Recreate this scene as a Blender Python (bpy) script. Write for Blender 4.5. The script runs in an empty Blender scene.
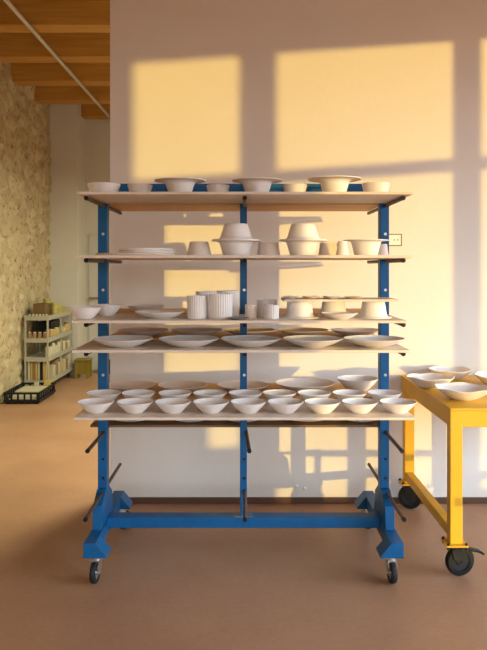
import bpy, bmesh, math, random
from mathutils import Vector, Matrix, noise
random.seed(4)
PI = math.pi
S = bpy.context.scene
C = S.collection
F = 700.0            # focal length in pixels of the 487x650 frame
H = 1.57             # camera height
# ------------------------------------------------------------------ camera
cam = bpy.data.objects.new('camera', bpy.data.cameras.new('camera'))
C.objects.link(cam)
cam.location = (0, 0, H)
cam.rotation_euler = (PI/2, 0, 0)
cam.data.sensor_fit = 'VERTICAL'
cam.data.sensor_height = 36
cam.data.lens = F*36/650
cam.data.shift_y = -57/650
cam.data.clip_start = .05
S.camera = cam
# ------------------------------------------------------------------ view, world, sun
S.view_settings.view_transform = 'Standard'
S.view_settings.look = 'None'
S.view_settings.gamma = 1
S.view_settings.use_curve_mapping = False
S.view_settings.exposure = 0.0
w = bpy.data.worlds.new('daylight'); S.world = w
w.use_nodes = True
bg = w.node_tree.nodes['Background']
bg.inputs[1].default_value = 15.0
# bright sky above the horizon, dull warm ground below it
_n = w.node_tree.nodes; _l = w.node_tree.links
_tc = _n.new('ShaderNodeTexCoord'); _sx = _n.new('ShaderNodeSeparateXYZ'); _cr = _n.new('ShaderNodeValToRGB'); _mr = _n.new('ShaderNodeMapRange')
_l.new(_tc.outputs['Generated'], _sx.inputs[0]); _l.new(_sx.outputs['Z'], _mr.inputs['Value'])
_mr.inputs['From Min'].default_value = -.25; _mr.inputs['From Max'].default_value = .5
_l.new(_mr.outputs[0], _cr.inputs[0]); _l.new(_cr.outputs[0], bg.inputs[0])
_e = _cr.color_ramp.elements
_e[0].position = .30; _e[0].color = (.11, .062, .04, 1)
_e[1].position = 1.0; _e[1].color = (.69, .91, 1.14, 1)
_x = _e.new(.40); _x.color = (.52, .52, .52, 1)
sun = bpy.data.objects.new('sun', bpy.data.lights.new('sun', 'SUN'))
C.objects.link(sun)
SUND = Vector((-.65, 1, -.0455))
sun.rotation_euler = SUND.to_track_quat('-Z', 'Y').to_euler()
sun.data.energy = 3.3
sun.data.color = (1.0, .69, .17)
sun.data.angle = math.radians(.5)
# portals that guide the sky light through the windows of the right and front walls
XR, YF, WALL, XL, YB, XC, ZC = 4.5, -4.2, 4.67, -2.8, 10.75, -.89, 4.15
WINS = [(-3.45, -2.29), (-1.98, -.10), (.12, 2.0), (2.3, 4.0)]
WZ = (.30, 2.43, 2.52, 3.30)
for i, (a, b) in enumerate(WINS):
    l = bpy.data.objects.new('sky_portal', bpy.data.lights.new('sky_portal', 'AREA'))
    l.data.shape = 'RECTANGLE'; l.data.size = WZ[3]-WZ[0]; l.data.size_y = b-a
    l.location = (XR-.01, (a+b)/2, (WZ[0]+WZ[3])/2)
    l.rotation_euler = (0, PI/2, 0)
    l.data.cycles.is_portal = True
    C.objects.link(l)
FW = (-1.2, 2.8, .9, 2.7)     # window in the front wall, behind the camera
l = bpy.data.objects.new('sky_portal', bpy.data.lights.new('sky_portal', 'AREA'))
l.data.shape = 'RECTANGLE'; l.data.size = FW[1]-FW[0]; l.data.size_y = FW[3]-FW[2]
l.location = ((FW[0]+FW[1])/2, YF+.01, (FW[2]+FW[3])/2)
l.rotation_euler = (PI/2, 0, 0)
l.data.cycles.is_portal = True
C.objects.link(l)

# ------------------------------------------------------------------ materials
def mat(name, col, rough=.6, metal=0, noise_amt=0, nscale=8, bump=0, bscale=60, spec=.4, col2=None, stretch=None, coat=0):
    m = bpy.data.materials.new(name); m.use_nodes = True
    nt = m.node_tree; p = nt.nodes['Principled BSDF']
    p.inputs['Base Color'].default_value = (*col, 1)
    p.inputs['Roughness'].default_value = rough
    p.inputs['Metallic'].default_value = metal
    p.inputs['Specular IOR Level'].default_value = spec
    p.inputs['Coat Weight'].default_value = coat
    tc = nt.nodes.new('ShaderNodeTexCoord'); mp = nt.nodes.new('ShaderNodeMapping')
    nt.links.new(tc.outputs['Object'], mp.inputs[0])
    if stretch: mp.inputs['Scale'].default_value = stretch
    if noise_amt or col2:
        n = nt.nodes.new('ShaderNodeTexNoise'); n.inputs['Scale'].default_value = nscale; n.inputs['Detail'].default_value = 6
        nt.links.new(mp.outputs[0], n.inputs['Vector'])
        r = nt.nodes.new('ShaderNodeValToRGB')
        c2 = col2 or tuple(c*(1-noise_amt) for c in col)
        r.color_ramp.elements[0].color = (*c2, 1); r.color_ramp.elements[0].position = .3
        r.color_ramp.elements[1].color = (*col, 1); r.color_ramp.elements[1].position = .68
        nt.links.new(n.outputs[0], r.inputs[0]); nt.links.new(r.outputs[0], p.inputs['Base Color'])
    if bump:
        n2 = nt.nodes.new('ShaderNodeTexNoise'); n2.inputs['Scale'].default_value = bscale; n2.inputs['Detail'].default_value = 4
        nt.links.new(mp.outputs[0], n2.inputs['Vector'])
        b = nt.nodes.new('ShaderNodeBump'); b.inputs['Strength'].default_value = bump; b.inputs['Distance'].default_value = .01
        nt.links.new(n2.outputs[0], b.inputs['Height']); nt.links.new(b.outputs[0], p.inputs['Normal'])
    return m
M = {}
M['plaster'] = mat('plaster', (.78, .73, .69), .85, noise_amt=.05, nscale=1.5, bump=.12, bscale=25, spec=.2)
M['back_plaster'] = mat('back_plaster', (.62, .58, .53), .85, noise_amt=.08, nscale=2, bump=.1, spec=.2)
M['beam'] = mat('beam_timber', (.52, .27, .06), .55, col2=(.40, .19, .035), nscale=3, stretch=(.6, 6, 10), spec=.3)
M['deck'] = mat('ceiling_timber', (.60, .34, .12), .6, col2=(.48, .25, .08), nscale=3, stretch=(8, .5, 1))
M['skirting'] = mat('skirting', (.10, .045, .025), .5)
M['blue'] = mat('blue_enamel', (.002, .105, .29), .45, noise_amt=.18, nscale=14, spec=.3)
M['blue_worn'] = mat('blue_worn', (.16, .21, .26), .5, noise_amt=.4, nscale=30)
M['rod'] = mat('rusty_rod', (.16, .10, .07), .5, metal=.5, col2=(.07, .045, .035), nscale=30)
M['black'] = mat('black_rubber', (.008, .008, .009), .55, spec=.25)
M['tyre'] = mat('grey_tyre', (.018, .018, .02), .6, spec=.25)
M['steel'] = mat('steel', (.55, .54, .52), .35, metal=.9)
M['yellow'] = mat('yellow_enamel', (.72, .39, .022), .45, noise_amt=.08, nscale=6, spec=.3)
M['pale_board'] = mat('pale_board', (.76, .65, .55), .65, col2=(.69, .56, .45), nscale=4, stretch=(.7, 7, 7))
M['ply'] = mat('plywood', (.66, .37, .14), .6, col2=(.55, .28, .09), nscale=4, stretch=(.7, 7, 7))
M['dark_ply'] = mat('dark_plywood', (.24, .13, .065), .6, col2=(.17, .09, .04), nscale=4, stretch=(.7, 7, 7))
M['clay'] = mat('bisque_clay', (.85, .79, .76), .8, noise_amt=.05, nscale=18, bump=.04, bscale=90, spec=.2)
M['clay_warm_shade'] = mat('warm_shaded_clay', (.86, .74, .65), .8, noise_amt=.06, nscale=18, spec=.2)  # warmer clay; mostly carries shade and wall bounce in its colour
M['clay_grey'] = mat('grey_clay', (.30, .29, .27), .7, noise_amt=.1, nscale=18)
M['white_plastic'] = mat('white_plastic', (.8, .8, .76), .4)
M['olive'] = mat('olive_frame', (.22, .18, .06), .5)
M['pipe'] = mat('grey_pipe', (.55, .53, .48), .4, metal=.2)
M['shelf_metal'] = mat('cream_metal', (.38, .355, .28), .5)
M['door'] = mat('door_paint', (.50, .47, .43), .6)
M['brass'] = mat('brass', (.35, .25, .10), .4, metal=.7)
M['cardboard'] = mat('cardboard', (.17, .10, .035), .8, noise_amt=.1)
M['tin'] = mat('tin', (.50, .42, .12), .4, metal=.3, noise_amt=.3, nscale=20)
M['cream'] = mat('cream_card', (.50, .45, .32), .7)
M['brown'] = mat('brown_card', (.30, .17, .08), .7)
M['ochre'] = mat('ochre_card', (.50, .34, .10), .7)
M['stool'] = mat('yellow_green_plastic', (.22, .15, .015), .45)
M['alu'] = mat('window_frame', (.25, .25, .25), .5)

def floor_mat():
    m = bpy.data.materials.new('polished_concrete'); m.use_nodes = True
    nt = m.node_tree; p = nt.nodes['Principled BSDF']; N = nt.nodes.new; L = nt.links.new
    tc = N('ShaderNodeTexCoord')
    n = N('ShaderNodeTexNoise'); n.inputs['Scale'].default_value = 1.1; n.inputs['Detail'].default_value = 9; n.inputs['Roughness'].default_value = .62
    L(tc.outputs['Object'], n.inputs['Vector'])
    r = N('ShaderNodeValToRGB')
    r.color_ramp.elements[0].position = .3; r.color_ramp.elements[0].color = (.37, .19, .105, 1)
    r.color_ramp.elements[1].position = .72; r.color_ramp.elements[1].color = (.50, .275, .16, 1)
    L(n.outputs[0], r.inputs[0])
    # fine speckle and scuffs
    n2 = N('ShaderNodeTexNoise'); n2.inputs['Scale'].default_value = 40; n2.inputs['Detail'].default_value = 3
    L(tc.outputs['Object'], n2.inputs['Vector'])
    mx = N('ShaderNodeMix'); mx.data_type = 'RGBA'; mx.blend_type = 'MULTIPLY'; mx.inputs[0].default_value = .25
    L(r.outputs[0], mx.inputs[6]); L(n2.outputs[0], mx.inputs[7])
    L(mx.outputs[2], p.inputs['Base Color'])
    p.inputs['Roughness'].default_value = .42
    p.inputs['Specular IOR Level'].default_value = .35
    b = N('ShaderNodeBump'); b.inputs['Strength'].default_value = .06; b.inputs['Distance'].default_value = .01
    L(n.outputs[0], b.inputs['Height']); L(b.outputs[0], p.inputs['Normal'])
    return m
M['floor'] = floor_mat()
def stone_mat():
    m = bpy.data.materials.new('rubble_stone'); m.use_nodes = True
    nt = m.node_tree; p = nt.nodes['Principled BSDF']; N = nt.nodes.new; L = nt.links.new
    tc = N('ShaderNodeTexCoord'); mp = N('ShaderNodeMapping'); mp.inputs['Scale'].default_value = (1, 3.2, 5.2)
    L(tc.outputs['Object'], mp.inputs[0])
    nz = N('ShaderNodeTexNoise'); nz.inputs['Scale'].default_value = 1.5; L(mp.outputs[0], nz.inputs['Vector'])
    ad = N('ShaderNodeMix'); ad.data_type = 'VECTOR'; ad.inputs[0].default_value = .18
    L(mp.outputs[0], ad.inputs[4]); L(nz.outputs['Color'], ad.inputs[5])
    v = N('ShaderNodeTexVoronoi'); v.inputs['Scale'].default_value = 2.1; L(ad.outputs[1], v.inputs['Vector'])
    r = N('ShaderNodeValToRGB'); r.color_ramp.elements[0].color = (.43, .345, .225, 1); r.color_ramp.elements[1].color = (.62, .53, .37, 1)
    e = r.color_ramp.elements.new(.45); e.color = (.52, .42, .26, 1)
    L(v.outputs['Color'], r.inputs[0])
    n3 = N('ShaderNodeTexNoise'); n3.inputs['Scale'].default_value = 11; n3.inputs['Detail'].default_value = 8; n3.inputs['Roughness'].default_value = .7
    L(tc.outputs['Object'], n3.inputs['Vector'])
    r3 = N('ShaderNodeValToRGB'); r3.color_ramp.elements[0].position = .33; r3.color_ramp.elements[0].color = (.22, .17, .11, 1); r3.color_ramp.elements[1].position = .46; r3.color_ramp.elements[1].color = (1, 1, 1, 1)
    L(n3.outputs[0], r3.inputs[0])
    mx = N('ShaderNodeMix'); mx.data_type = 'RGBA'; mx.blend_type = 'MULTIPLY'; mx.inputs[0].default_value = .9
    L(r.outputs[0], mx.inputs[6]); L(r3.outputs[0], mx.inputs[7]); L(mx.outputs[2], p.inputs['Base Color'])
    p.inputs['Roughness'].default_value = .95; p.inputs['Specular IOR Level'].default_value = .1
    b = N('ShaderNodeBump'); b.inputs['Strength'].default_value = .7; b.inputs['Distance'].default_value = .03
    L(n3.outputs[0], b.inputs['Height']); L(b.outputs[0], p.inputs['Normal'])
    return m
M['stone'] = stone_mat()
def glass_mat():
    m = bpy.data.materials.new('window_glass'); m.use_nodes = True
    nt = m.node_tree; N = nt.nodes.new; L = nt.links.new
    nt.nodes.remove(nt.nodes['Principled BSDF'])
    t = N('ShaderNodeBsdfTransparent'); t.inputs[0].default_value = (.97, .98, .97, 1)
    g = N('ShaderNodeBsdfGlossy'); g.inputs['Roughness'].default_value = .02
    mx = N('ShaderNodeMixShader'); mx.inputs[0].default_value = .05
    L(t.outputs[0], mx.inputs[1]); L(g.outputs[0], mx.inputs[2]); L(mx.outputs[0], nt.nodes['Material Output'].inputs[0])
    return m
M['glass'] = glass_mat()

# ------------------------------------------------------------------ mesh helpers
class MB:
    def __init__(s): s.v = []; s.f = []
    def add(s, vs, fs):
        o = len(s.v); s.v += [tuple(x) for x in vs]; s.f += [tuple(i+o for i in f) for f in fs]
    def box(s, x0, x1, y0, y1, z0, z1, rot=None, about=None):
        vs = [Vector((x, y, z)) for z in (z0, z1) for x, y in ((x0, y0), (x1, y0), (x1, y1), (x0, y1))]
        if rot is not None:
            a = Vector(about) if about else sum(vs, Vector())/8
            vs = [rot @ (q-a) + a for q in vs]
        s.add(vs, [(3, 2, 1, 0), (4, 5, 6, 7), (0, 1, 5, 4), (1, 2, 6, 5), (2, 3, 7, 6), (3, 0, 4, 7)])
        return s
    def cyl(s, p0, p1, r, n=20, r1=None):
        p0, p1 = Vector(p0), Vector(p1); r1 = r if r1 is None else r1
        q = (p1-p0).normalized().to_track_quat('Z', 'Y')
        vs = []
        for p, rr in ((p0, r), (p1, r1)):
            for k in range(n):
                a = 2*PI*k/n
                vs.append(p + q @ Vector((rr*math.cos(a), rr*math.sin(a), 0)))
        fs = [(k, (k+1) % n, n+(k+1) % n, n+k) for k in range(n)]
        fs += [tuple(reversed(range(n))), tuple(range(n, 2*n))]
        s.add(vs, fs); return s
    def prism(s, pts, axis, a, b):
        """polygon of 2-D points extruded along an axis from a to b"""
        n = len(pts)
        def mk(p, t):
            return {'x': (t, p[0], p[1]), 'y': (p[0], t, p[1]), 'z': (p[0], p[1], t)}[axis]
        s.add([mk(p, a) for p in pts]+[mk(p, b) for p in pts],
              [tuple(range(n)), tuple(reversed(range(n, 2*n)))] + [(k, n+k, n+(k+1) % n, (k+1) % n) for k in range(n)])
        return s
    def lathe(s, prof, n=48, c=(0, 0, 0), fun=None):
        rows = []; vs = []
        for i, (r, z) in enumerate(prof):
            if r < 1e-6:
                rows.append([len(vs)]); vs.append((c[0], c[1], c[2]+z))
            else:
                row = []
                for k in range(n):
                    a = 2*PI*k/n
                    rr, zz = (r, z) if fun is None else fun(a, r, z, i)
                    row.append(len(vs)); vs.append((c[0]+rr*math.cos(a), c[1]+rr*math.sin(a), c[2]+zz))
                rows.append(row)
        fs = []
        for A, B in zip(rows, rows[1:]):
            for k in range(n):
                k2 = (k+1) % n
                if len(A) == 1 and len(B) == 1: continue
                if len(A) == 1: fs.append((A[0], B[k2], B[k]))
                elif len(B) == 1: fs.append((A[k], A[k2], B[0]))
                else: fs.append((A[k], A[k2], B[k2], B[k]))
        s.add(vs, fs); return s
    def mesh(s, name, m, bevel=0, smooth=False, angle=35):
        me = bpy.data.meshes.new(name); me.from_pydata(s.v, [], s.f)
        bm = bmesh.new(); bm.from_mesh(me)
        bmesh.ops.recalc_face_normals(bm, faces=bm.faces)
        if bevel:
            es = [e for e in bm.edges if e.is_manifold and e.calc_face_angle(0) > .6]
            bmesh.ops.bevel(bm, geom=es, offset=bevel, segments=2, affect='EDGES', profile=.5)
        bm.to_mesh(me); bm.free()
        if smooth:
            me.shade_smooth(); me.set_sharp_from_angle(angle=math.radians(angle))
        me.materials.append(m)
        return me
def link(name, me, parent=None, loc=(0, 0, 0), rz=0):
    o = bpy.data.objects.new(name, me); C.objects.link(o)
    o.parent = parent; o.location = loc; o.rotation_euler = (0, 0, rz)
    return o
def build(mb, name, m, parent=None, loc=(0, 0, 0), rz=0, bevel=0, smooth=False, angle=35):
    return link(name, mb.mesh(name, m, bevel, smooth, angle), parent, loc, rz)
def tag(o, label, cat, group=None, kind=None):
    o['label'] = label; o['category'] = cat
    if group: o['group'] = group
    if kind: o['kind'] = kind
    return o
def thing(name, label, cat, loc=(0, 0, 0), rz=0, group=None):
    o = bpy.data.objects.new(name, None); C.objects.link(o)
    o.location = loc; o.rotation_euler = (0, 0, rz); o.empty_display_size = .1
    return tag(o, label, cat, group)
def struct(mb, name, m, **k):
    o = build(mb, name, m, **k); o['kind'] = 'structure'; return o
def copy_tree(o, loc=None, rz=None, label=None, group=None, parent=None):
    c = o.copy(); C.objects.link(c)
    if parent is not None: c.parent = parent
    if loc is not None: c.location = loc
    if rz is not None: c.rotation_euler = (0, 0, rz)
    if label: c['label'] = label
    if group: c['group'] = group
    for ch in [x for x in S.objects if x.parent == o]:
        copy_tree(ch, parent=c)
    return c

# ------------------------------------------------------------------ the room
struct(MB().box(XL-.3, XR+.3, YF-.3, YB+.3, -.2, 0), 'floor', M['floor'])
struct(MB().box(XL-.3, XR+.3, YF-.3, YB+.3, ZC, ZC+.15), 'ceiling', M['deck'])
bd = 6.51-.98*11
while bd < 10.6:
    if bd > YF and not (WALL-.22 < bd < WALL+.2):
        x0 = XL-.05 if bd < 10.2 else XL+.38
        struct(MB().box(x0, XR+.05, bd, bd+.22, 3.83, ZC+.02), 'ceiling_beam', M['beam'], bevel=.006)
    bd += .98
struct(MB().box(XC, XR, WALL, WALL+.2, 0, ZC), 'wall_center', M['plaster'])
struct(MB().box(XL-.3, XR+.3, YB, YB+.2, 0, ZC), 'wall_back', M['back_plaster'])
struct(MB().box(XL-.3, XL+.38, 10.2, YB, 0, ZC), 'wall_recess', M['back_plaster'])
struct(MB().box(XC+.002, XR, WALL-.012, WALL, 0, .042), 'baseboard_center', M['skirting'], bevel=.002)
# rubble stone wall with real relief
def stone_wall():
    ys, zs = 300, 120
    y0, y1 = YF, 10.25
    vs = []; fs = []
    for j in range(zs+1):
        for i in range(ys+1):
            y = y0+(y1-y0)*i/ys; z = ZC*j/zs
            q = Vector((0, y*3.2, z*5.2)) + noise.noise_vector(Vector((1, y*2, z*2)))*.5
            d = noise.voronoi(q)[0]
            e = min((d[1]-d[0])*2.5, 1)
            n = noise.noise(Vector((5, y*7, z*7)))
            vs.append((XL - .03 + .028*e + .012*n, y, z))
    for j in range(zs):
        for i in range(ys):
            a = j*(ys+1)+i
            fs.append((a, a+1, a+ys+2, a+ys+1))
    m = MB(); m.add(vs, fs)
    me = bpy.data.meshes.new('wall_left'); me.from_pydata(m.v, [], m.f); me.shade_smooth(); me.materials.append(M['stone'])
    for p in me.polygons: pass
    o = link('wall_left', me); o['kind'] = 'structure'
    md = o.modifiers.new('thick', 'SOLIDIFY'); md.thickness = .25; md.offset = -1
    return o
stone_wall()
# right wall with its window openings
def holed_wall(name, along, a0, a1, holes, z0, z1, fixed0, fixed1, m):
    mb = MB()
    def seg(p, q, zz0, zz1):
        if q-p < 1e-4 or zz1-zz0 < 1e-4: return
        if along == 'y': mb.box(fixed0, fixed1, p, q, zz0, zz1)
        else: mb.box(p, q, fixed0, fixed1, zz0, zz1)
    cur = a0
    for (p, q, h0, h1) in holes:
        seg(cur, p, z0, z1); seg(p, q, z0, h0); seg(p, q, h1, z1); cur = q
    seg(cur, a1, z0, z1)
    return struct(mb, name, m)
holed_wall('wall_right', 'y', YF, YB, [(a, b, WZ[0], WZ[3]) for a, b in WINS], 0, ZC, XR, XR+.04, M['plaster'])
for a_ in ((-3.45, -3.13, WZ[0], WZ[1]), (-3.13, -2.29, WZ[0], .70), (-3.13, -2.67, .70, 1.13)):  # unseen panels added across the first window to trim its sun patch
    struct(MB().box(XR, XR+.04, *a_), 'added_sun_blocker', M['plaster'])
holed_wall('wall_front', 'x', XL, XR, [FW], 0, ZC, YF-.2, YF, M['plaster'])
for i, (a, b) in enumerate(WINS):
    mb = MB(); mb.box(XR+.005, XR+.035, a, b, WZ[1], WZ[2])
    for (p, q) in ((a, a+.015), (b-.015, b)): mb.box(XR+.005, XR+.035, p, q, WZ[0], WZ[3])
    o = struct(mb, 'window_%d' % (i+1), M['alu'])
    build(MB().box(XR+.018, XR+.022, a, b, WZ[0], WZ[3]), 'pane', M['glass'], o)
mb = MB()
for t in (0, .25, .5, .75, 1):
    x = FW[0]+(FW[1]-FW[0])*t; mb.box(x-.03, x+.03, YF-.12, YF-.06, FW[2], FW[3])
mb.box(FW[0], FW[1], YF-.12, YF-.06, 2.0, 2.05)
o = struct(mb, 'window_5', M['alu'])
build(MB().box(FW[0], FW[1], YF-.092, YF-.088, FW[2], FW[3]), 'pane', M['glass'], o)
# door on the back wall
dr = struct(MB().box(-2.37, -1.5, YB-.03, YB, 0, 2.1), 'door_1', M['door'], bevel=.003)
h = MB(); h.cyl((-2.33, YB-.03, 1.11), (-2.33, YB-.08, 1.11), .012); h.cyl((-2.36, YB-.08, 1.11), (-2.20, YB-.08, 1.11), .014)
build(h, 'door_handle', M['brass'], dr, smooth=True)
# conduit under the beams
tag(build(MB().cyl((-1.98, YF, 3.803), (-1.98, YB, 3.803), .02), 'conduit_pipe', M['pipe'], smooth=True),
    'long pale grey pipe running under the timber ceiling beams', 'pipe')
# unseen fill lamps added to warm the back room, hung behind the white wall
for (x, y, lb) in ((1.0, 8.2, 'unseen long fill lamp added farther back in the rear room'), (-.25, 6.2, 'unseen long fill lamp added just behind the white wall')):
    lp = thing('fill_lamp', lb, 'lamp', (x, y, 3.0))
    build(MB().box(-.09, .09, -.8, .8, .0, .07), 'housing', M['white_plastic'], lp, bevel=.005)
    for s_ in (-1, 1): build(MB().cyl((0, s_*.6, .07), (0, s_*.6, .85), .003, 8), 'cord', M['black'], lp)
    li = bpy.data.objects.new('tube_light', bpy.data.lights.new('tube_light', 'AREA'))
    li.data.shape = 'RECTANGLE'; li.data.size = .15; li.data.size_y = 1.5
    li.data.energy = 132; li.data.color = (.97, 1, .70)
    li.parent = lp; li.location = (0, 0, -.005); C.objects.link(li)

# ------------------------------------------------------------------ crockery shapes
def bowl_prof(b, R, h, t=.005, p=1.0, foot=0):
    K = 10
    out = [(0, 0), (b*.95, 0)]
    for k in range(K+1):
        u = k/K; out.append((b+(R-b)*u**p, .002+(h-.002)*u))
    out.append((R-t*.5, h+.0015))
    for k in range(K, -1, -1):
        u = k/K; out.append((max(b+(R-b)*u**p-t, .005), t+(h-t)*u))
    out.append((0, t)); return out
def dish_prof(b, R, h, t=.006):
    """wide shallow dish, curving up"""
    K = 10; out = [(0, 0), (b*.97, 0)]
    for k in range(K+1):
        u = k/K; out.append((b+(R-b)*u, .002+(h-.002)*u**1.35))
    out.append((R-t*.4, h+.002))
    for k in range(K, -1, -1):
        u = k/K; out.append((b+(R-b)*u-t*.7, t+(h-t)*u**1.35))
    out.append((0, t)); return out
def hat_prof(b, n, R, h, t=.006):
    """cup body with a wide flaring rim"""
    body = [(b*.9, 0), (b, .006), (b+(n-b)*.35, h*.35), (b+(n-b)*.75, h*.68), (n, h*.84), (n+(R-n)*.16, h*.915), (n+(R-n)*.5, h*.955), (R, h-.004)]
    inn = [(r-t*.6 if i < 5 else r, z+t*.85) for i, (r, z) in enumerate(body)][1:-1]
    return [(0, 0)]+body+[(R, h)]+list(reversed(inn))+[(0, t)]
def flip(prof, h): return [(r, h-z) for r, z in prof]
def crock(name, prof, loc, label, cat, mat_='clay', group=None, fun=None, n=48, rz=0):
    o = build(MB().lathe(prof, n, fun=fun), name, M[mat_], None, loc, rz, smooth=True, angle=50)
    tag(o, label, cat, group); return o
def X(px, d): return (px-243.5)*d/F
ZT = {1: H+.360, 2: H+.061, 3: H-.2475, 4: H-.387, 5: H-.705, 6: H-.860}   # board tops
TH = .013

# ------------------------------------------------------------------ the blue rack
XU = .76; YU0, YU1 = 3.77, 3.83
rack = thing('storage_rack', 'tall blue steel rack on castors with cantilever rods holding shelf boards', 'rack', (0, 3.8, 0))
def rp(mb, name, m, **k):
    """build in world numbers, parent to the rack's base"""
    mb.v = [(a, b-3.8, c) for a, b, c in mb.v]
    return build(mb, name, m, rack, **k)
for sx in (-1, 0, 1):
    hw = .025 if sx else .019
    zb = .21 if sx else .226
    u = rp(MB().box(sx*XU-hw, sx*XU+hw, YU0, YU1, zb, H+.455), 'upright', M['blue'], bevel=.003)
    for py in (234, 290, 375, 459, 478):
        z = H-(py-268)*3.77/F
        b = MB().cyl((sx*XU+.004, YU0-.004-3.8, z), (sx*XU+.004, YU0+.002-3.8, z), .0075, 14)
        build(b, 'bolt', M['steel'] if py in (234, 290, 375) else M['black'], u)
    for zr, y0, y1 in ((.335, 3.35, 4.29), (.036, 3.35, 4.29), (-.2725, 3.35, 4.2), (-.412, 3.35, 4.29), (-.730, 3.45, 4.2), (-.885, 3.38, 4.29), (-1.2, 3.335, 4.28)):
        lean = .022 if (sx == 0 and zr in (-.885,)) else 0
        dx = .006
        z = H+zr
        rd = rp(MB().cyl((sx*XU+dx+lean, y0+.012, z), (sx*XU+dx-lean*.4, y1, z), .0095, 16), 'support_rod', M['rod'], smooth=True)
        build(MB().cyl((sx*XU+dx+lean, y0-3.8, z), (sx*XU+dx+lean, y0+.014-3.8, z), .0108, 16), 'end_cap', M['black'], rd, smooth=True)
rp(MB().box(-XU+.025, XU-.025, YU0+.005, YU1-.005, H+.405, H+.455), 'top_rail', M['blue'], bevel=.003)
rp(MB().box(-XU+.025, XU-.025, YU0-.005, YU1+.02, .170, .228), 'base_beam', M['blue'], bevel=.005)
cp = MB().box(-.05, .05, YU0-.004, YU1+.01, .228, .234)
rp(cp, 'joint_plate', M['blue_worn'], bevel=.001)
def castor(parent, x, y, ztop, R, wdt, ang, mforks, mtyre, brake=False, trail=.03, face_y=False):
    """plate, swivel and fork in one part; tyre and hub are its sub-parts"""
    rot = Matrix.Rotation(ang, 3, 'Z')
    c = MB()
    def bx(mb, *a):
        mb.box(*a)
    bx(c, -.045, .045, -.045, .045, ztop-.006, ztop)
    c.cyl((0, 0, ztop-.026), (0, 0, ztop-.006), .026, 20)
    for s in (-1, 1):
        xx = s*(wdt/2+.006)
        pts = [(-.024, ztop-.03), (.024, ztop-.03), (.024-trail*.2, R+.02), (-trail+.012, R-.012), (-trail-.014, R-.01), (-.03-trail*.5, ztop-.05)]
        c.prism(pts, 'x', xx-.002, xx+.002)
    bx(c, -wdt/2-.008, wdt/2+.008, -.026, .026, ztop-.034, ztop-.024)
    c.cyl((-wdt/2-.012, -trail, R), (wdt/2+.012, -trail, R), .007, 12)
    if brake:
        c.box(-.022, .022, -trail-.115, -trail-.045, ztop-.045, ztop-.037, Matrix.Rotation(.25, 3, 'X'))
        c.box(-.018, .018, -trail-.13, -trail-.10, ztop-.06, ztop-.05, Matrix.Rotation(.5, 3, 'X'))
    c.v = [tuple(rot @ Vector(v) + Vector((x, y, 0))) for v in c.v]
    o = build(c, 'castor', mforks, parent, smooth=True, angle=30)
    def sub(prof, nm, mm):
        q = MB().lathe(prof, 36)
        q.v = [tuple(rot @ Vector((v[2], v[0]-trail, v[1]+R)) + Vector((x, y, 0))) for v in q.v]
        build(q, nm, mm, o, smooth=True, angle=40)
    hw = wdt/2
    sub([(R*.62, -hw), (R*.9, -hw), (R*.985, -hw*.55), (R, 0), (R*.985, hw*.55), (R*.9, hw), (R*.62, hw), (R*.62, -hw)], 'tyre', mtyre)
    sub([(0, -hw*.7), (R*.25, -hw*1.0), (R*.3, -hw*.6), (R*.62, -hw*.7), (R*.62, hw*.7), (R*.3, hw*.6), (R*.25, hw), (0, hw*.7)], 'wheel_hub', M['tyre'] if mforks is M['black'] else M['steel'])
for sx in (-1, 1):
    # foot: narrow tube with wedge shaped castor housings on the inner side at both ends
    x0 = sx*XU
    ft = MB().box(x0-.03, x0+.03, 3.45-3.8, 4.27-3.8, .138, .212)
    for a, b in ((3.45, 3.565), (4.155, 4.27)):
        ft.prism([(x0-sx*.03, .212), (x0-sx*.085, .146), (x0-sx*.085, .138), (x0-sx*.03, .138)], 'y', a-3.8, b-3.8)
    fo = build(ft, 'foot', M['blue'], rack, bevel=.002)
    g = MB().prism([(3.63-3.8, .21), (3.64-3.8, .33), (3.74-3.8, .385), (3.83-3.8, .385), (3.92-3.8, .33), (3.95-3.8, .21)], 'x', x0-.024, x0+.024)
    build(g, 'gusset', M['blue'], rack, bevel=.002)
    castor(rack, x0-sx*.022, 3.51-3.8, .138, .054, .028, .10*sx, M['steel'], M['tyre'], trail=.02)
    castor(rack, x0-sx*.022, 4.21-3.8, .138, .054, .028, PI*.5+.5, M['steel'], M['tyre'], trail=.02)

# ------------------------------------------------------------------ shelf boards
def board(x0, x1, y0, y1, ztop, m, label, th=TH, name='shelf_board'):
    o = build(MB().box(x0, x1, y0, y1, ztop-th, ztop), name, M[m], None, bevel=.0015)
    return tag(o, label, 'board')
FR = (3.30, 3.766); RR = (3.834, 4.29)
board(-.785, .800, *FR, ZT[1], 'pale_board', 'pale board across the front of the topmost tier, under a row of bowls')
board(-.77, .765, *RR, ZT[1], 'ply', 'orange plywood board behind the uprights on the topmost tier')
board(-.80, .795, *FR, ZT[2], 'pale_board', 'pale board seen edge-on at the second tier, under rim-to-rim bowl stacks', .014)
board(-.77, .765, *RR, ZT[2], 'ply', 'plywood board behind the uprights on the second tier')
board(-.81, .77, *FR, ZT[3], 'pale_board', 'pale board under the fluted cups on the third tier')
board(-.77, .765, *RR, ZT[3], 'ply', 'plywood board behind the uprights on the third tier')
board(-.81, .785, *FR, ZT[4], 'pale_board', 'pale board under the five wide plates in front on the fourth tier')
board(-.77, .765, *RR, ZT[4], 'ply', 'plywood board behind the uprights on the fourth tier')
board(-.80, .81, *FR, ZT[5], 'pale_board', 'pale board under two rows of small conical bowls on the fifth tier')
board(-.77, .765, *RR, ZT[5], 'ply', 'plywood board with big dishes behind the uprights on the fifth tier')
board(-.84, .765, *RR, ZT[6], 'dark_ply', 'dark brown board lowest on the rack, behind the uprights')

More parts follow.
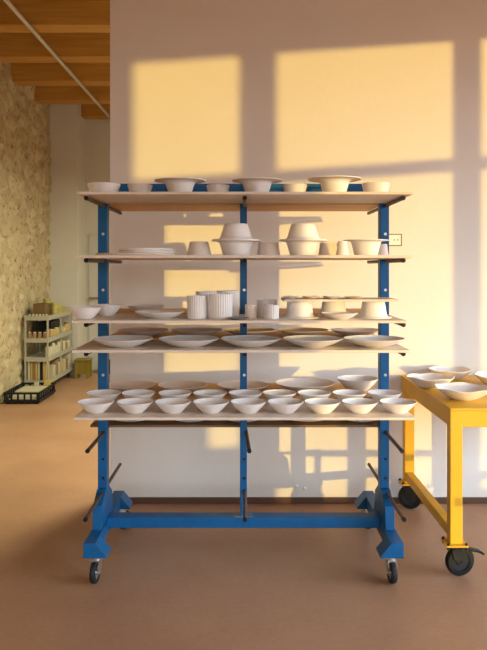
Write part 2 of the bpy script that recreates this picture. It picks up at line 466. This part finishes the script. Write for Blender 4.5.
# ------------------------------------------------------------------ tier 1: bowls under the top rail
G1 = None
def place(px, d, tier): return (X(px, d), d, ZT[tier])
cap = [(104, .084, .064, .055, 'straight-sided bowl at the left end of the topmost tier'),
       (140, .064, .060, .042, 'small bowl second from left on the topmost tier'),
       (218, .060, .058, .042, 'small bowl between the two leftmost wide-rimmed dishes on the topmost tier'),
       (295, .062, .060, .042, 'small bowl between the middle and right wide-rimmed dishes on the topmost tier'),
       (376, .072, .068, .055, 'rounded cream bowl at the right end of the topmost tier')]
for px, R, h, b, lb in cap:
    crock('bowl', bowl_prof(b, R, h, p=.7), place(px, 3.55, 1), lb, 'bowl')
for px, R, h, lb in ((180, .128, .078, 'wide-rimmed dish leftmost of three on the topmost tier'),
                     (257, .125, .078, 'wide-rimmed dish above the center upright on the topmost tier'),
                     (334.5, .133, .085, 'wide-rimmed dish rightmost of three on the topmost tier, glowing in the sun')):
    crock('wide_rimmed_dish', hat_prof(.055, .075, R, h), place(px, 3.5, 1), lb, 'dish')

# ------------------------------------------------------------------ tier 2
for k, (px, R, m, lb) in enumerate(((136, .2, 'pale_board', 'large flat tan disc at the bottom of the pile on the left of the second tier'),
                             (148, .142, 'clay', 'white flat slab in the middle of the pile on the second tier'),
                             (147, .138, 'clay', 'white flat slab topmost of the pile on the left of the second tier'))):
    crock('flat_slab', [(0, 0), (R*.97, 0), (R, .003), (R, .009), (R*.985, .012), (0, .012)],
          (X(px, 3.52), 3.52, ZT[2]+.0122*k), lb, 'slab', m)
h2 = .077
for px, side in ((236, 'left'), (303, 'right')):
    crock('wide_rimmed_dish', hat_prof(.066, .083, .122, h2), place(px, 3.5, 2),
          'upright wide-rimmed dish under its upturned twin, %s of the two rim-to-rim stacks' % side, 'dish')
    crock('wide_rimmed_dish', flip(hat_prof(.060, .080, .118, .082), .082), (X(px, 3.5), 3.5, ZT[2]+h2+.0005),
          'upturned wide-rimmed dish resting rim-down on another, top of the %s stack' % side, 'dish')
crock('bowl', flip(bowl_prof(.047, .063, .07), .0715), place(199, 3.53, 2), 'upturned bowl left of the two rim-to-rim stacks on the second tier', 'bowl', 'clay_warm_shade')
crock('bowl', flip(bowl_prof(.05, .06, .068), .0695), place(268.5, 3.56, 2), 'upturned bowl between the two rim-to-rim stacks', 'bowl', 'clay_warm_shade')
crock('bowl', flip(bowl_prof(.045, .055, .068), .0695), place(329, 3.60, 2), 'upturned bowl just right of the right rim-to-rim stack', 'bowl', 'clay_warm_shade')
crock('cup', flip(bowl_prof(.022, .034, .068, p=1.6), .0695), place(342.5, 3.42, 2), 'small upturned cup beside the rightmost wide-rimmed dish of the second tier', 'cup')
crock('wide_rimmed_dish', hat_prof(.058, .074, .112, .079), place(366, 3.5, 2), 'upright wide-rimmed dish near the right upright on the second tier', 'dish')
crock('bowl', flip(bowl_prof(.026, .034, .062), .0635), place(382, 3.64, 2), 'small upturned bowl half hidden at the right end of the second tier', 'bowl', 'clay_warm_shade')

# ------------------------------------------------------------------ tier 3
crock('bowl', bowl_prof(.036, .083, .056, p=.8), (-.775, 3.42, ZT[3]), 'deep bowl jutting over the left end of the third tier', 'bowl')
crock('bowl', bowl_prof(.034, .078, .056, p=.8), place(107, 3.64, 3), 'deep bowl behind the leftmost one on the third tier', 'bowl')
crock('plate', dish_prof(.06, .125, .032), place(160, 3.47, 3), 'shallow plate in front, left of the fluted cups', 'plate')
crock('plate', dish_prof(.055, .107, .035), place(146, 3.97, 3), 'shallow plate on the rear board behind the deep bowls and front plate', 'plate')
def flute(k):
    def f(a, r, z, i): return (r*(1+.025*math.cos(k*a)) if r > .01 else r, z)
    return f
def cup_prof(R, h, t=.004):
    return [(0, 0), (R*.93, 0), (R*.97, .004), (R, h*.3), (R, h*.95), (R-.001, h), (R-t, h), (R-t, h*.5), (R-t-.001, .008), (0, .006)]
for px, d, R, h, k, lb, mm in (
    (197, 3.45, .048, .112, 26, 'tall fluted cup leftmost of the tall pair in front on the third tier', 'clay'),
    (220.5, 3.45, .057, .120, 30, 'widest tall fluted cup in front, second of the tall pair', 'clay'),
    (206, 3.62, .052, .128, 28, 'tall fluted cup behind the leftmost one, its dark mouth showing', 'clay'),
    (228, 3.64, .056, .130, 28, 'tall fluted cup behind the widest one, nearest the center upright', 'clay'),
    (251, 3.48, .029, .066, 18, 'short shade-tinted cup in front of the center upright', 'clay_warm_shade'),
    (267, 3.62, .050, .084, 24, 'short wide fluted cup with its mouth showing behind the front one', 'clay'),
    (271.5, 3.42, .036, .068, 20, 'short white fluted cup in front, right of the center upright', 'clay')):
    crock('fluted_cup', cup_prof(R, h), place(px, d, 3), lb, 'cup', mm, fun=flute(k), n=k*6)
crock('saucer', [(0, 0), (.035, 0), (.055, .009), (.054, .010), (.034, .003), (0, .003)], place(238, 3.37, 3), 'dark grey flat saucer at the front edge below the center upright', 'saucer', 'clay_grey')
h3 = .083
crock('wide_rimmed_dish', flip(hat_prof(.062, .068, .100, h3), h3), place(299.5, 3.5, 3), 'upturned wide-rimmed dish holding up the left end of the little plank', 'dish')
crock('bowl', flip(bowl_prof(.055, .070, h3-.0015), h3), place(333.5, 3.60, 3), 'upturned bowl under the middle of the little plank', 'bowl')
crock('wide_rimmed_dish', flip(hat_prof(.056, .066, .090, h3), h3), place(373.5, 3.5, 3), 'upturned wide-rimmed dish holding up the right end of the little plank', 'dish')
crock('plate', dish_prof(.045, .090, .028), place(339.5, 3.41, 3), 'shallow dish lying in front below the little plank', 'plate')
tag(build(MB().box(.195, .755, 3.41, 3.64, ZT[3]+h3+.0005, ZT[3]+h3+.0115), 'plank', M['pale_board'], bevel=.001),
    'short narrow plank raised on three upturned vessels on the third tier', 'board')
def wavy(amp, k, ph, R):
    def f(a, r, z, i):
        t = (r/R)**2
        return (r*(1+amp*.5*t*math.cos(k*a+ph)), z+amp*R*.35*t*math.cos((k+1)*a+ph*1.7))
    return f
for i, (px, lb) in enumerate(((290, 'tiny wavy dish at the left end of the little plank'), (311, 'tiny wavy dish second from left on the little plank'),
                (332, 'tiny wavy dish third from left on the little plank'), (353, 'tiny wavy dish rightmost on the little plank'))):
    z = ZT[3]+h3+.0145
    crock('small_dish', [(0, -.002), (.022, -.002), (.046, .009), (.045, .0105), (.021, .003), (0, .003)], (X(px, 3.5), 3.5, z-.001), lb, 'dish', 'clay_warm_shade' if i % 2 else 'clay', fun=wavy(.10, 3, i*1.3, .046))

# ------------------------------------------------------------------ tier 4
pos4 = ['leftmost', 'second from left', 'middle', 'second from right', 'rightmost']
for px, nm in zip((123, 189, 251, 313, 374), pos4):
    crock('wide_plate', dish_prof(.06, .150, .040), place(px, 3.455, 4), 'large shallow plate, %s of five in front on the fourth tier' % nm, 'plate', group='large plates in front on the fourth tier')
for px, nm in zip((143, 197, 250, 303, 356), pos4):
    crock('wide_plate', dish_prof(.06, .148, .032), place(px, 4.02, 4), 'plate half hidden at the back of the fourth tier, %s of five there' % nm, 'plate', 'clay_warm_shade', group='plates at the back of the fourth tier')

# ------------------------------------------------------------------ tier 5: two rows of nine bowls, five dishes behind
ordn = ['leftmost', 'second from left', 'third from left', 'fourth from left', 'fifth and middle', 'fourth from right', 'third from right', 'second from right', 'rightmost']
small = MB().lathe(bowl_prof(.040, .089, .053, .004, .85), 48).mesh('conical_bowl', M['clay'], smooth=True, angle=50)
for px, nm in zip((96, 135, 173, 211, 248.5, 285.5, 322.5, 360, 398), ordn):
    o = link('conical_bowl', small, None, place(px, 3.42, 5), random.random()*6)
    tag(o, 'small conical bowl, %s in the front row of nine on the fifth tier' % nm, 'bowl', 'conical bowls of the front row')
for px, nm in zip((104, 138.5, 175, 210, 245.5, 279.5, 314.5, 349.5, 384.5), ordn):
    o = link('conical_bowl', small, None, place(px, 3.665, 5), random.random()*6)
    tag(o, 'small conical bowl, %s in the second row of nine on the fifth tier' % nm, 'bowl', 'conical bowls of the second row')
for px, R, h, b, nm in ((131, .145, .034, .06, 'large dish behind the bowls at the left end of the fifth tier'),
                     (183, .145, .034, .06, 'large dish second from left behind the rows of small bowls'),
                     (243, .150, .034, .07, 'large dish behind the center upright on the fifth tier'),
                     (305, .172, .045, .07, 'largest dish of the fifth tier, pale, right of the center upright'),
                     (357.5, .118, .070, .05, 'deeper pale dish behind the small bowls near the right upright')):
    crock('large_dish', dish_prof(b, R, h), place(px, 4.03, 5), nm, 'dish', 'clay' if R > .16 or R < .13 else 'clay_warm_shade', rz=px)
for px, R, nm in ((130, .13, 'leftmost'), (190, .12, 'second from left'), (243, .115, 'middle'), (307, .15, 'second from right'), (362, .12, 'rightmost')):
    crock('flat_plate', dish_prof(.07, R, .018), (X(px, 3.9), 3.845+R, ZT[6]), 'flat plate on the lowest dark board, %s of five' % nm, 'plate', group='plates on the lowest board')

# ------------------------------------------------------------------ yellow table
TX0, TX1, TY0, TY1, TZ = 1.045, 2.05, 3.54, 4.64, .86
table = thing('work_table', 'yellow steel table on black castors standing right of the blue rack', 'table', ((TX0+TX1)/2, (TY0+TY1)/2, 0))
def tp(mb, name, m, **k):
    mb.v = [(a-(TX0+TX1)/2, b-(TY0+TY1)/2, c) for a, b, c in mb.v]
    return build(mb, name, m, table, **k)
tp(MB().box(TX0, TX1, TY0, TY1, TZ-.012, TZ), 'tabletop', M['yellow'], bevel=.003)
ap = MB()
ap.box(TX0+.002, TX1-.002, TY0+.002, TY0+.05, TZ-.095, TZ-.012); ap.box(TX0+.002, TX1-.002, TY1-.05, TY1-.002, TZ-.095, TZ-.012)
ap.box(TX0+.002, TX0+.05, TY0+.05, TY1-.05, TZ-.095, TZ-.012); ap.box(TX1-.05, TX1-.002, TY0+.05, TY1-.05, TZ-.095, TZ-.012)
tp(ap, 'apron', M['yellow'], bevel=.002)
for lx in (TX0, TX1-.065):
    for ly in (TY0, TY1-.10):
        lg = tp(MB().box(lx+.001, lx+.064, ly+.001, ly+.064, .172, TZ-.012), 'leg', M['yellow'], bevel=.004)
        ox, oy = lx+.032-(TX0+TX1)/2, ly+.032-(TY0+TY1)/2
        pl = MB().box(ox-.055, ox+.055, oy-.055, oy+.055, .164, .172)
        build(pl, 'foot_plate', M['yellow'], table, bevel=.001)
        for ax in (-1, 1):
            for ay in (-1, 1):
                build(MB().cyl((ox+ax*.045, oy+ay*.045, .15), (ox+ax*.045, oy+ay*.045, .182), .007, 8), 'bolt', M['black'], table)
        castor(table, ox, oy, .164, .077, .036, (PI/2+.2) if ly == TY0 else (PI/2-.3), M['black'], M['black'], brake=True, trail=.028 if ly == TY0 else .01)
    tp(MB().box(lx+.008, lx+.056, TY0+.064, TY1-.10, .19, .245), 'side_rail', M['yellow'], bevel=.003)
for px, d, R, ph, lb in ((430.5, 4.17, .135, .4, 'wavy-edged shallow bowl at the left edge of the yellow table'),
                         (450, 4.48, .138, 2.0, 'wavy-edged shallow bowl farthest back on the yellow table, by the wall'),
                         (463, 3.80, .150, 3.3, 'largest wavy-edged bowl nearest the front edge of the yellow table'),
                         (497, 4.24, .135, 5.0, 'wavy-edged shallow bowl cut off by the right edge of the photo')):
    pr = dish_prof(.06, R, .062)
    crock('wavy_bowl', pr, (X(px, d), d, TZ), lb, 'bowl', fun=wavy(.085, 4, ph, R), n=72)

# unseen steel trestle added farther right; its shadow falls low on the white wall
ts = thing('steel_trestle', 'grey steel trestle with one thick post, out of frame right of the yellow table', 'trestle', (2.2, 2.5, 0))
build(MB().box(-.08, .01, -.03, .03, .02, .93), 'post', M['shelf_metal'], ts, bevel=.003)
build(MB().box(-.31, -.28, -.015, .015, .02, .41), 'post', M['shelf_metal'], ts, bevel=.002)
build(MB().box(-.45, .75, -.014, .014, .41, .455), 'cross_rail', M['shelf_metal'], ts, bevel=.002)
build(MB().box(.60, .64, -.02, .02, .02, .41), 'post', M['shelf_metal'], ts, bevel=.002)
for fx in (-.035, -.295, .62): build(MB().box(fx-.03, fx+.03, -.2, .2, 0, .02), 'foot', M['shelf_metal'], ts, bevel=.002)

# ------------------------------------------------------------------ wall fittings
so = thing('wall_socket', 'small white wall socket with dark frame beside the right upright', 'socket', (1.0, WALL, 1.757))
fr = MB()
for a in ((-.075, .056, -.008, 0, .034, .041), (-.075, .056, -.008, 0, -.041, -.034), (.049, .056, -.008, 0, -.034, .034), (-.075, -.068, -.008, 0, -.034, .034)): fr.box(*a)
build(fr, 'frame', M['olive'], so, bevel=.001)
pt = build(MB().box(-.068, .049, -.006, 0, -.034, .034), 'face_plate', M['white_plastic'], so)
for x in (.005, .028):
    build(MB().cyl((x, -.0075, 0), (x, -.005, 0), .004, 10), 'pin_hole', M['black'], pt)
for px, z, s in ((297, .112, 'left'), (305, .102, 'right')):
    b = MB().box(-.009, .009, -.012, 0, -.008, .008)  # plain white box for a small white spot on the wall
    o = build(b, 'white_spot', M['white_plastic'], None, (X(px, WALL), WALL, z), bevel=.003)
    tag(o, 'tiny white spot low on the wall above the skirting, %s of two' % s, 'clip')

# ------------------------------------------------------------------ back room: trolley with supplies
TXa, TXb, TYa, TYb = -2.76, -2.46, 8.82, 10.08
tr = thing('shelving_trolley', 'cream metal trolley with crowded tiers against the stone wall', 'trolley', ((TXa+TXb)/2, (TYa+TYb)/2, 0))
def op(mb): 
    mb.v = [(a-(TXa+TXb)/2, b-(TYa+TYb)/2, c) for a, b, c in mb.v]; return mb
for xx in (TXa, TXb-.02):
    for yy in (TYa, (TYa+TYb)/2, TYb-.02):
        build(op(MB().box(xx, xx+.02, yy, yy+.02, .10, .96)), 'post', M['shelf_metal'], tr)
tiers = (.13, .42, .66, .94)
for z in tiers:
    s = MB().box(TXa+.001, TXb-.001, TYa+.001, TYb-.001, z-.012, z)
    s.box(TXa-.004, TXa+.0, TYa, TYb, z-.03, z+.03); s.box(TXb, TXb+.004, TYa, TYb, z-.03, z+.03)
    s.box(TXa, TXb, TYa-.004, TYa, z-.03, z+.025); s.box(TXa, TXb, TYb, TYb+.004, z-.03, z+.025)
    build(op(s), 'tier', M['shelf_metal'], tr)
for xx in (TXa+.04, TXb-.04):
    for yy in (TYa+.08, TYb-.08):
        castor(tr, xx-(TXa+TXb)/2, yy-(TYa+TYb)/2, .10, .035, .022, .3, M['black'], M['black'], trail=.0)
def jar(R, h, m, lidm):
    return R, h, m, lidm
def put_jar(x, y, z, R, h, m, lm, label, group):
    o = thing('jar', label, 'jar', (x, y, z), 0, group)
    build(MB().lathe([(0, 0), (R, 0), (R, h*.85), (R*.8, h*.92), (0, h*.92)], 16), 'body', M[m], o, smooth=True)
    build(MB().lathe([(0, h*.9), (R*.85, h*.9), (R*.85, h), (0, h)], 16), 'lid', M[lm], o, smooth=True)
y = TYa+.05
for k in range(4):
    put_jar(TXa+.05+k*.065, TYa+.045, tiers[2], .024, .10, 'brown', 'cream', 'squat brown jar with cream lid in the front row of the upper trolley tier', 'brown jars at the trolley front')
for k in range(9):
    put_jar(TXb-.045, TYa+.16+k*.125, tiers[2], .03, .10+.05*random.random(), random.choice(['brown', 'cream', 'ochre']), random.choice(['black', 'cream']), 'jar in the row along the open side of the upper trolley tier', 'jars along the upper trolley tier')
for k in range(9):
    put_jar(TXb-.045, TYa+.12+k*.128, tiers[1], .032, .12+.06*random.random(), random.choice(['cream', 'cream', 'brown']), 'cream', 'pale container in the row along the middle trolley tier', 'containers along the middle trolley tier')
def carton(x0, x1, y0, y1, z0, z1, m, label, group=None, name='carton', cat='box'):
    o = build(MB().box(-(x1-x0)/2, (x1-x0)/2, -(y1-y0)/2, (y1-y0)/2, 0, z1-z0), name, M[m], None, ((x0+x1)/2, (y0+y1)/2, z0), bevel=.003)
    return tag(o, label, cat, group)
xs = TXa+.03; k = 0
while xs < TXb-.05:
    wd = .018+.014*random.random(); m = ('cream', 'ochre', 'brown', 'ochre', 'cream', 'black', 'ochre', 'brown')[k % 8]
    carton(xs, xs+wd, TYa+.03, TYa+.25, tiers[0], tiers[0]+.24+.02*random.random(), m, 'upright folder in the row at the front end of the lowest trolley tier', 'folders on the lowest trolley tier', 'folder', 'folder')
    xs += wd+.006; k += 1
for k in range(7):
    y0 = TYa+.32+k*.13
    carton(TXb-.11, TXb-.02, y0, y0+.10, tiers[0], tiers[0]+.16+.06*random.random(), ('cream', 'brown', 'cream', 'ochre')[k % 4], 'small carton in the row along the lowest trolley tier', 'cartons along the lowest trolley tier')
carton(TXa+.05, TXb-.08, TYa+.42, TYa+.9, tiers[2], tiers[2]+.2, 'black', 'black bin at the back of the upper trolley tier', None, 'storage_bin', 'bin')
# on the top tier
def open_box(x0, x1, y0, y1, z0, z1, m, label, name='open_box', cat='box', t=.008):
    cx, cy = (x0+x1)/2, (y0+y1)/2; a, b = (x1-x0)/2, (y1-y0)/2; h = z1-z0
    o = thing(name, label, cat, (cx, cy, z0))
    build(MB().box(-a, a, -b, b, 0, t), 'bottom', M[m], o)
    for nm, q in (('side_panel', (-a, -a+t, -b, b, t, h)), ('side_panel', (a-t, a, -b, b, t, h)), ('end_panel', (-a+t, a-t, -b, -b+t, t, h)), ('end_panel', (-a+t, a-t, b-t, b, t, h))):
        build(MB().box(*q), nm, M[m], o, bevel=.002)
    return o
bx_ = open_box(TXa+.05, TXb-.10, TYa+.20, TYa+.42, .94, 1.11, 'cardboard', 'brown cardboard box on top of the trolley, left of the tins')
for k, (dx, dy, h, R) in enumerate(((.245, .50, .17, .05), (.13, .55, .22, .05), (.235, .66, .14, .05), (.23, .83, .10, .045), (.245, 1.0, .08, .045))):
    o = thing('paint_tin', ['short yellowish tin with open rim nearest the cardboard box', 'tallest yellowish tin at the back beside the cardboard box',
              'middle yellowish tin in the row on the trolley top', 'low yellowish tin fourth along the trolley top', 'lowest yellowish tin at the far end of the trolley top'][k], 'tin', (TXa+dx, TYa+dy, .94))
    build(MB().lathe([(0, 0), (R, 0), (R, h), (R*.93, h), (R*.93, h-.01), (0, h-.01)], 20), 'body', M['tin'], o, smooth=True)
    build(MB().lathe([(R*.99, h*.6), (R*1.04, h*.62), (R*.99, h*.64)], 20), 'band', M['cream'], o)
for k in range(6):
    put_jar(TXa+.05+k*.042, TYa+.06, .94, .015, .045, 'cream', 'cream', 'tiny cream pot in the row at the front of the trolley top', 'tiny pots on the trolley top')
# black crate full of paper in front of the trolley
cr = thing('plastic_crate', 'low black slatted crate with pale sheets on the floor by the stone wall', 'crate', (-2.56, 8.42, 0))
a, b = .20, .35
q = MB().box(-a, a, -b, b, .02, .03)
build(q, 'bottom', M['black'], cr)
for sx in (-1, 1):
    w_ = MB(); w_.box(sx*a-.008, sx*a+.008, -b, b, .02, .05); w_.box(sx*a-.01, sx*a+.01, -b, b, .115, .135)
    for k in range(9): w_.box(sx*a-.006, sx*a+.006, -b+.08*k+.01, -b+.08*k+.03, .05, .115)
    build(w_, 'side_panel', M['black'], cr)
    w_ = MB(); w_.box(-a, a, sx*b-.008, sx*b+.008, .02, .05); w_.box(-a, a, sx*b-.01, sx*b+.01, .115, .135)
    for k in range(6): w_.box(-a+.075*k, -a+.075*k+.02, sx*b-.006, sx*b+.006, .05, .115)
    build(w_, 'end_panel', M['black'], cr)
    for sy in (-1, 1): build(MB().box(sx*(a-.03)-.02, sx*(a-.03)+.02, sy*(b-.04)-.02, sy*(b-.04)+.02, 0, .02), 'foot', M['black'], cr)
for k in range(4):
    carton(-2.73+.01*k, -2.42+.006*k, 8.13+.05*k, 8.75-.03*k, .03+.022*k, .05+.022*k, ['cream', 'cream', 'cream', 'cream'][k],
           ['lowest sheet bundle in the black crate', 'second sheet bundle from the bottom in the black crate', 'third sheet bundle in the black crate', 'topmost sheet bundle in the black crate'][k], None, 'paper_bundle', 'paper')
for k, (x, y, s) in enumerate(((-2.47, 8.66, .07), (-2.58, 8.62, .05))):
    carton(x, x+s, y, y+s, .118, .118+s*.8, ['ochre', 'cream'][k], ['ochre block on the sheets in the black crate', 'small pale block on the sheets in the black crate'][k], None, 'clay_block', 'block')
# yellow-green tub by the door
st = thing('stool', 'small yellow-green stool standing by the back wall past the trolley', 'stool', (-2.42, 10.05, 0))
build(MB().box(-.11, .11, -.11, .11, .24, .27), 'seat', M['stool'], st, bevel=.008)
for sx in (-1, 1):
    for sy in (-1, 1):
        build(MB().box(sx*.085-.018, sx*.085+.018, sy*.085-.018, sy*.085+.018, 0, .24), 'leg', M['stool'], st, bevel=.003)
build(MB().box(-.085, .085, -.095, -.085, .06, .24), 'front_panel', M['stool'], st)
st.location = (-2.30, 10.05, 0)
tag(build(MB().box(-.09, .09, -.08, .08, 0, .2), 'storage_bin', M['black'], None, (-2.07, 10.45, 0), bevel=.01), 'dark bin on the floor right of the yellow-green stool', 'bin')
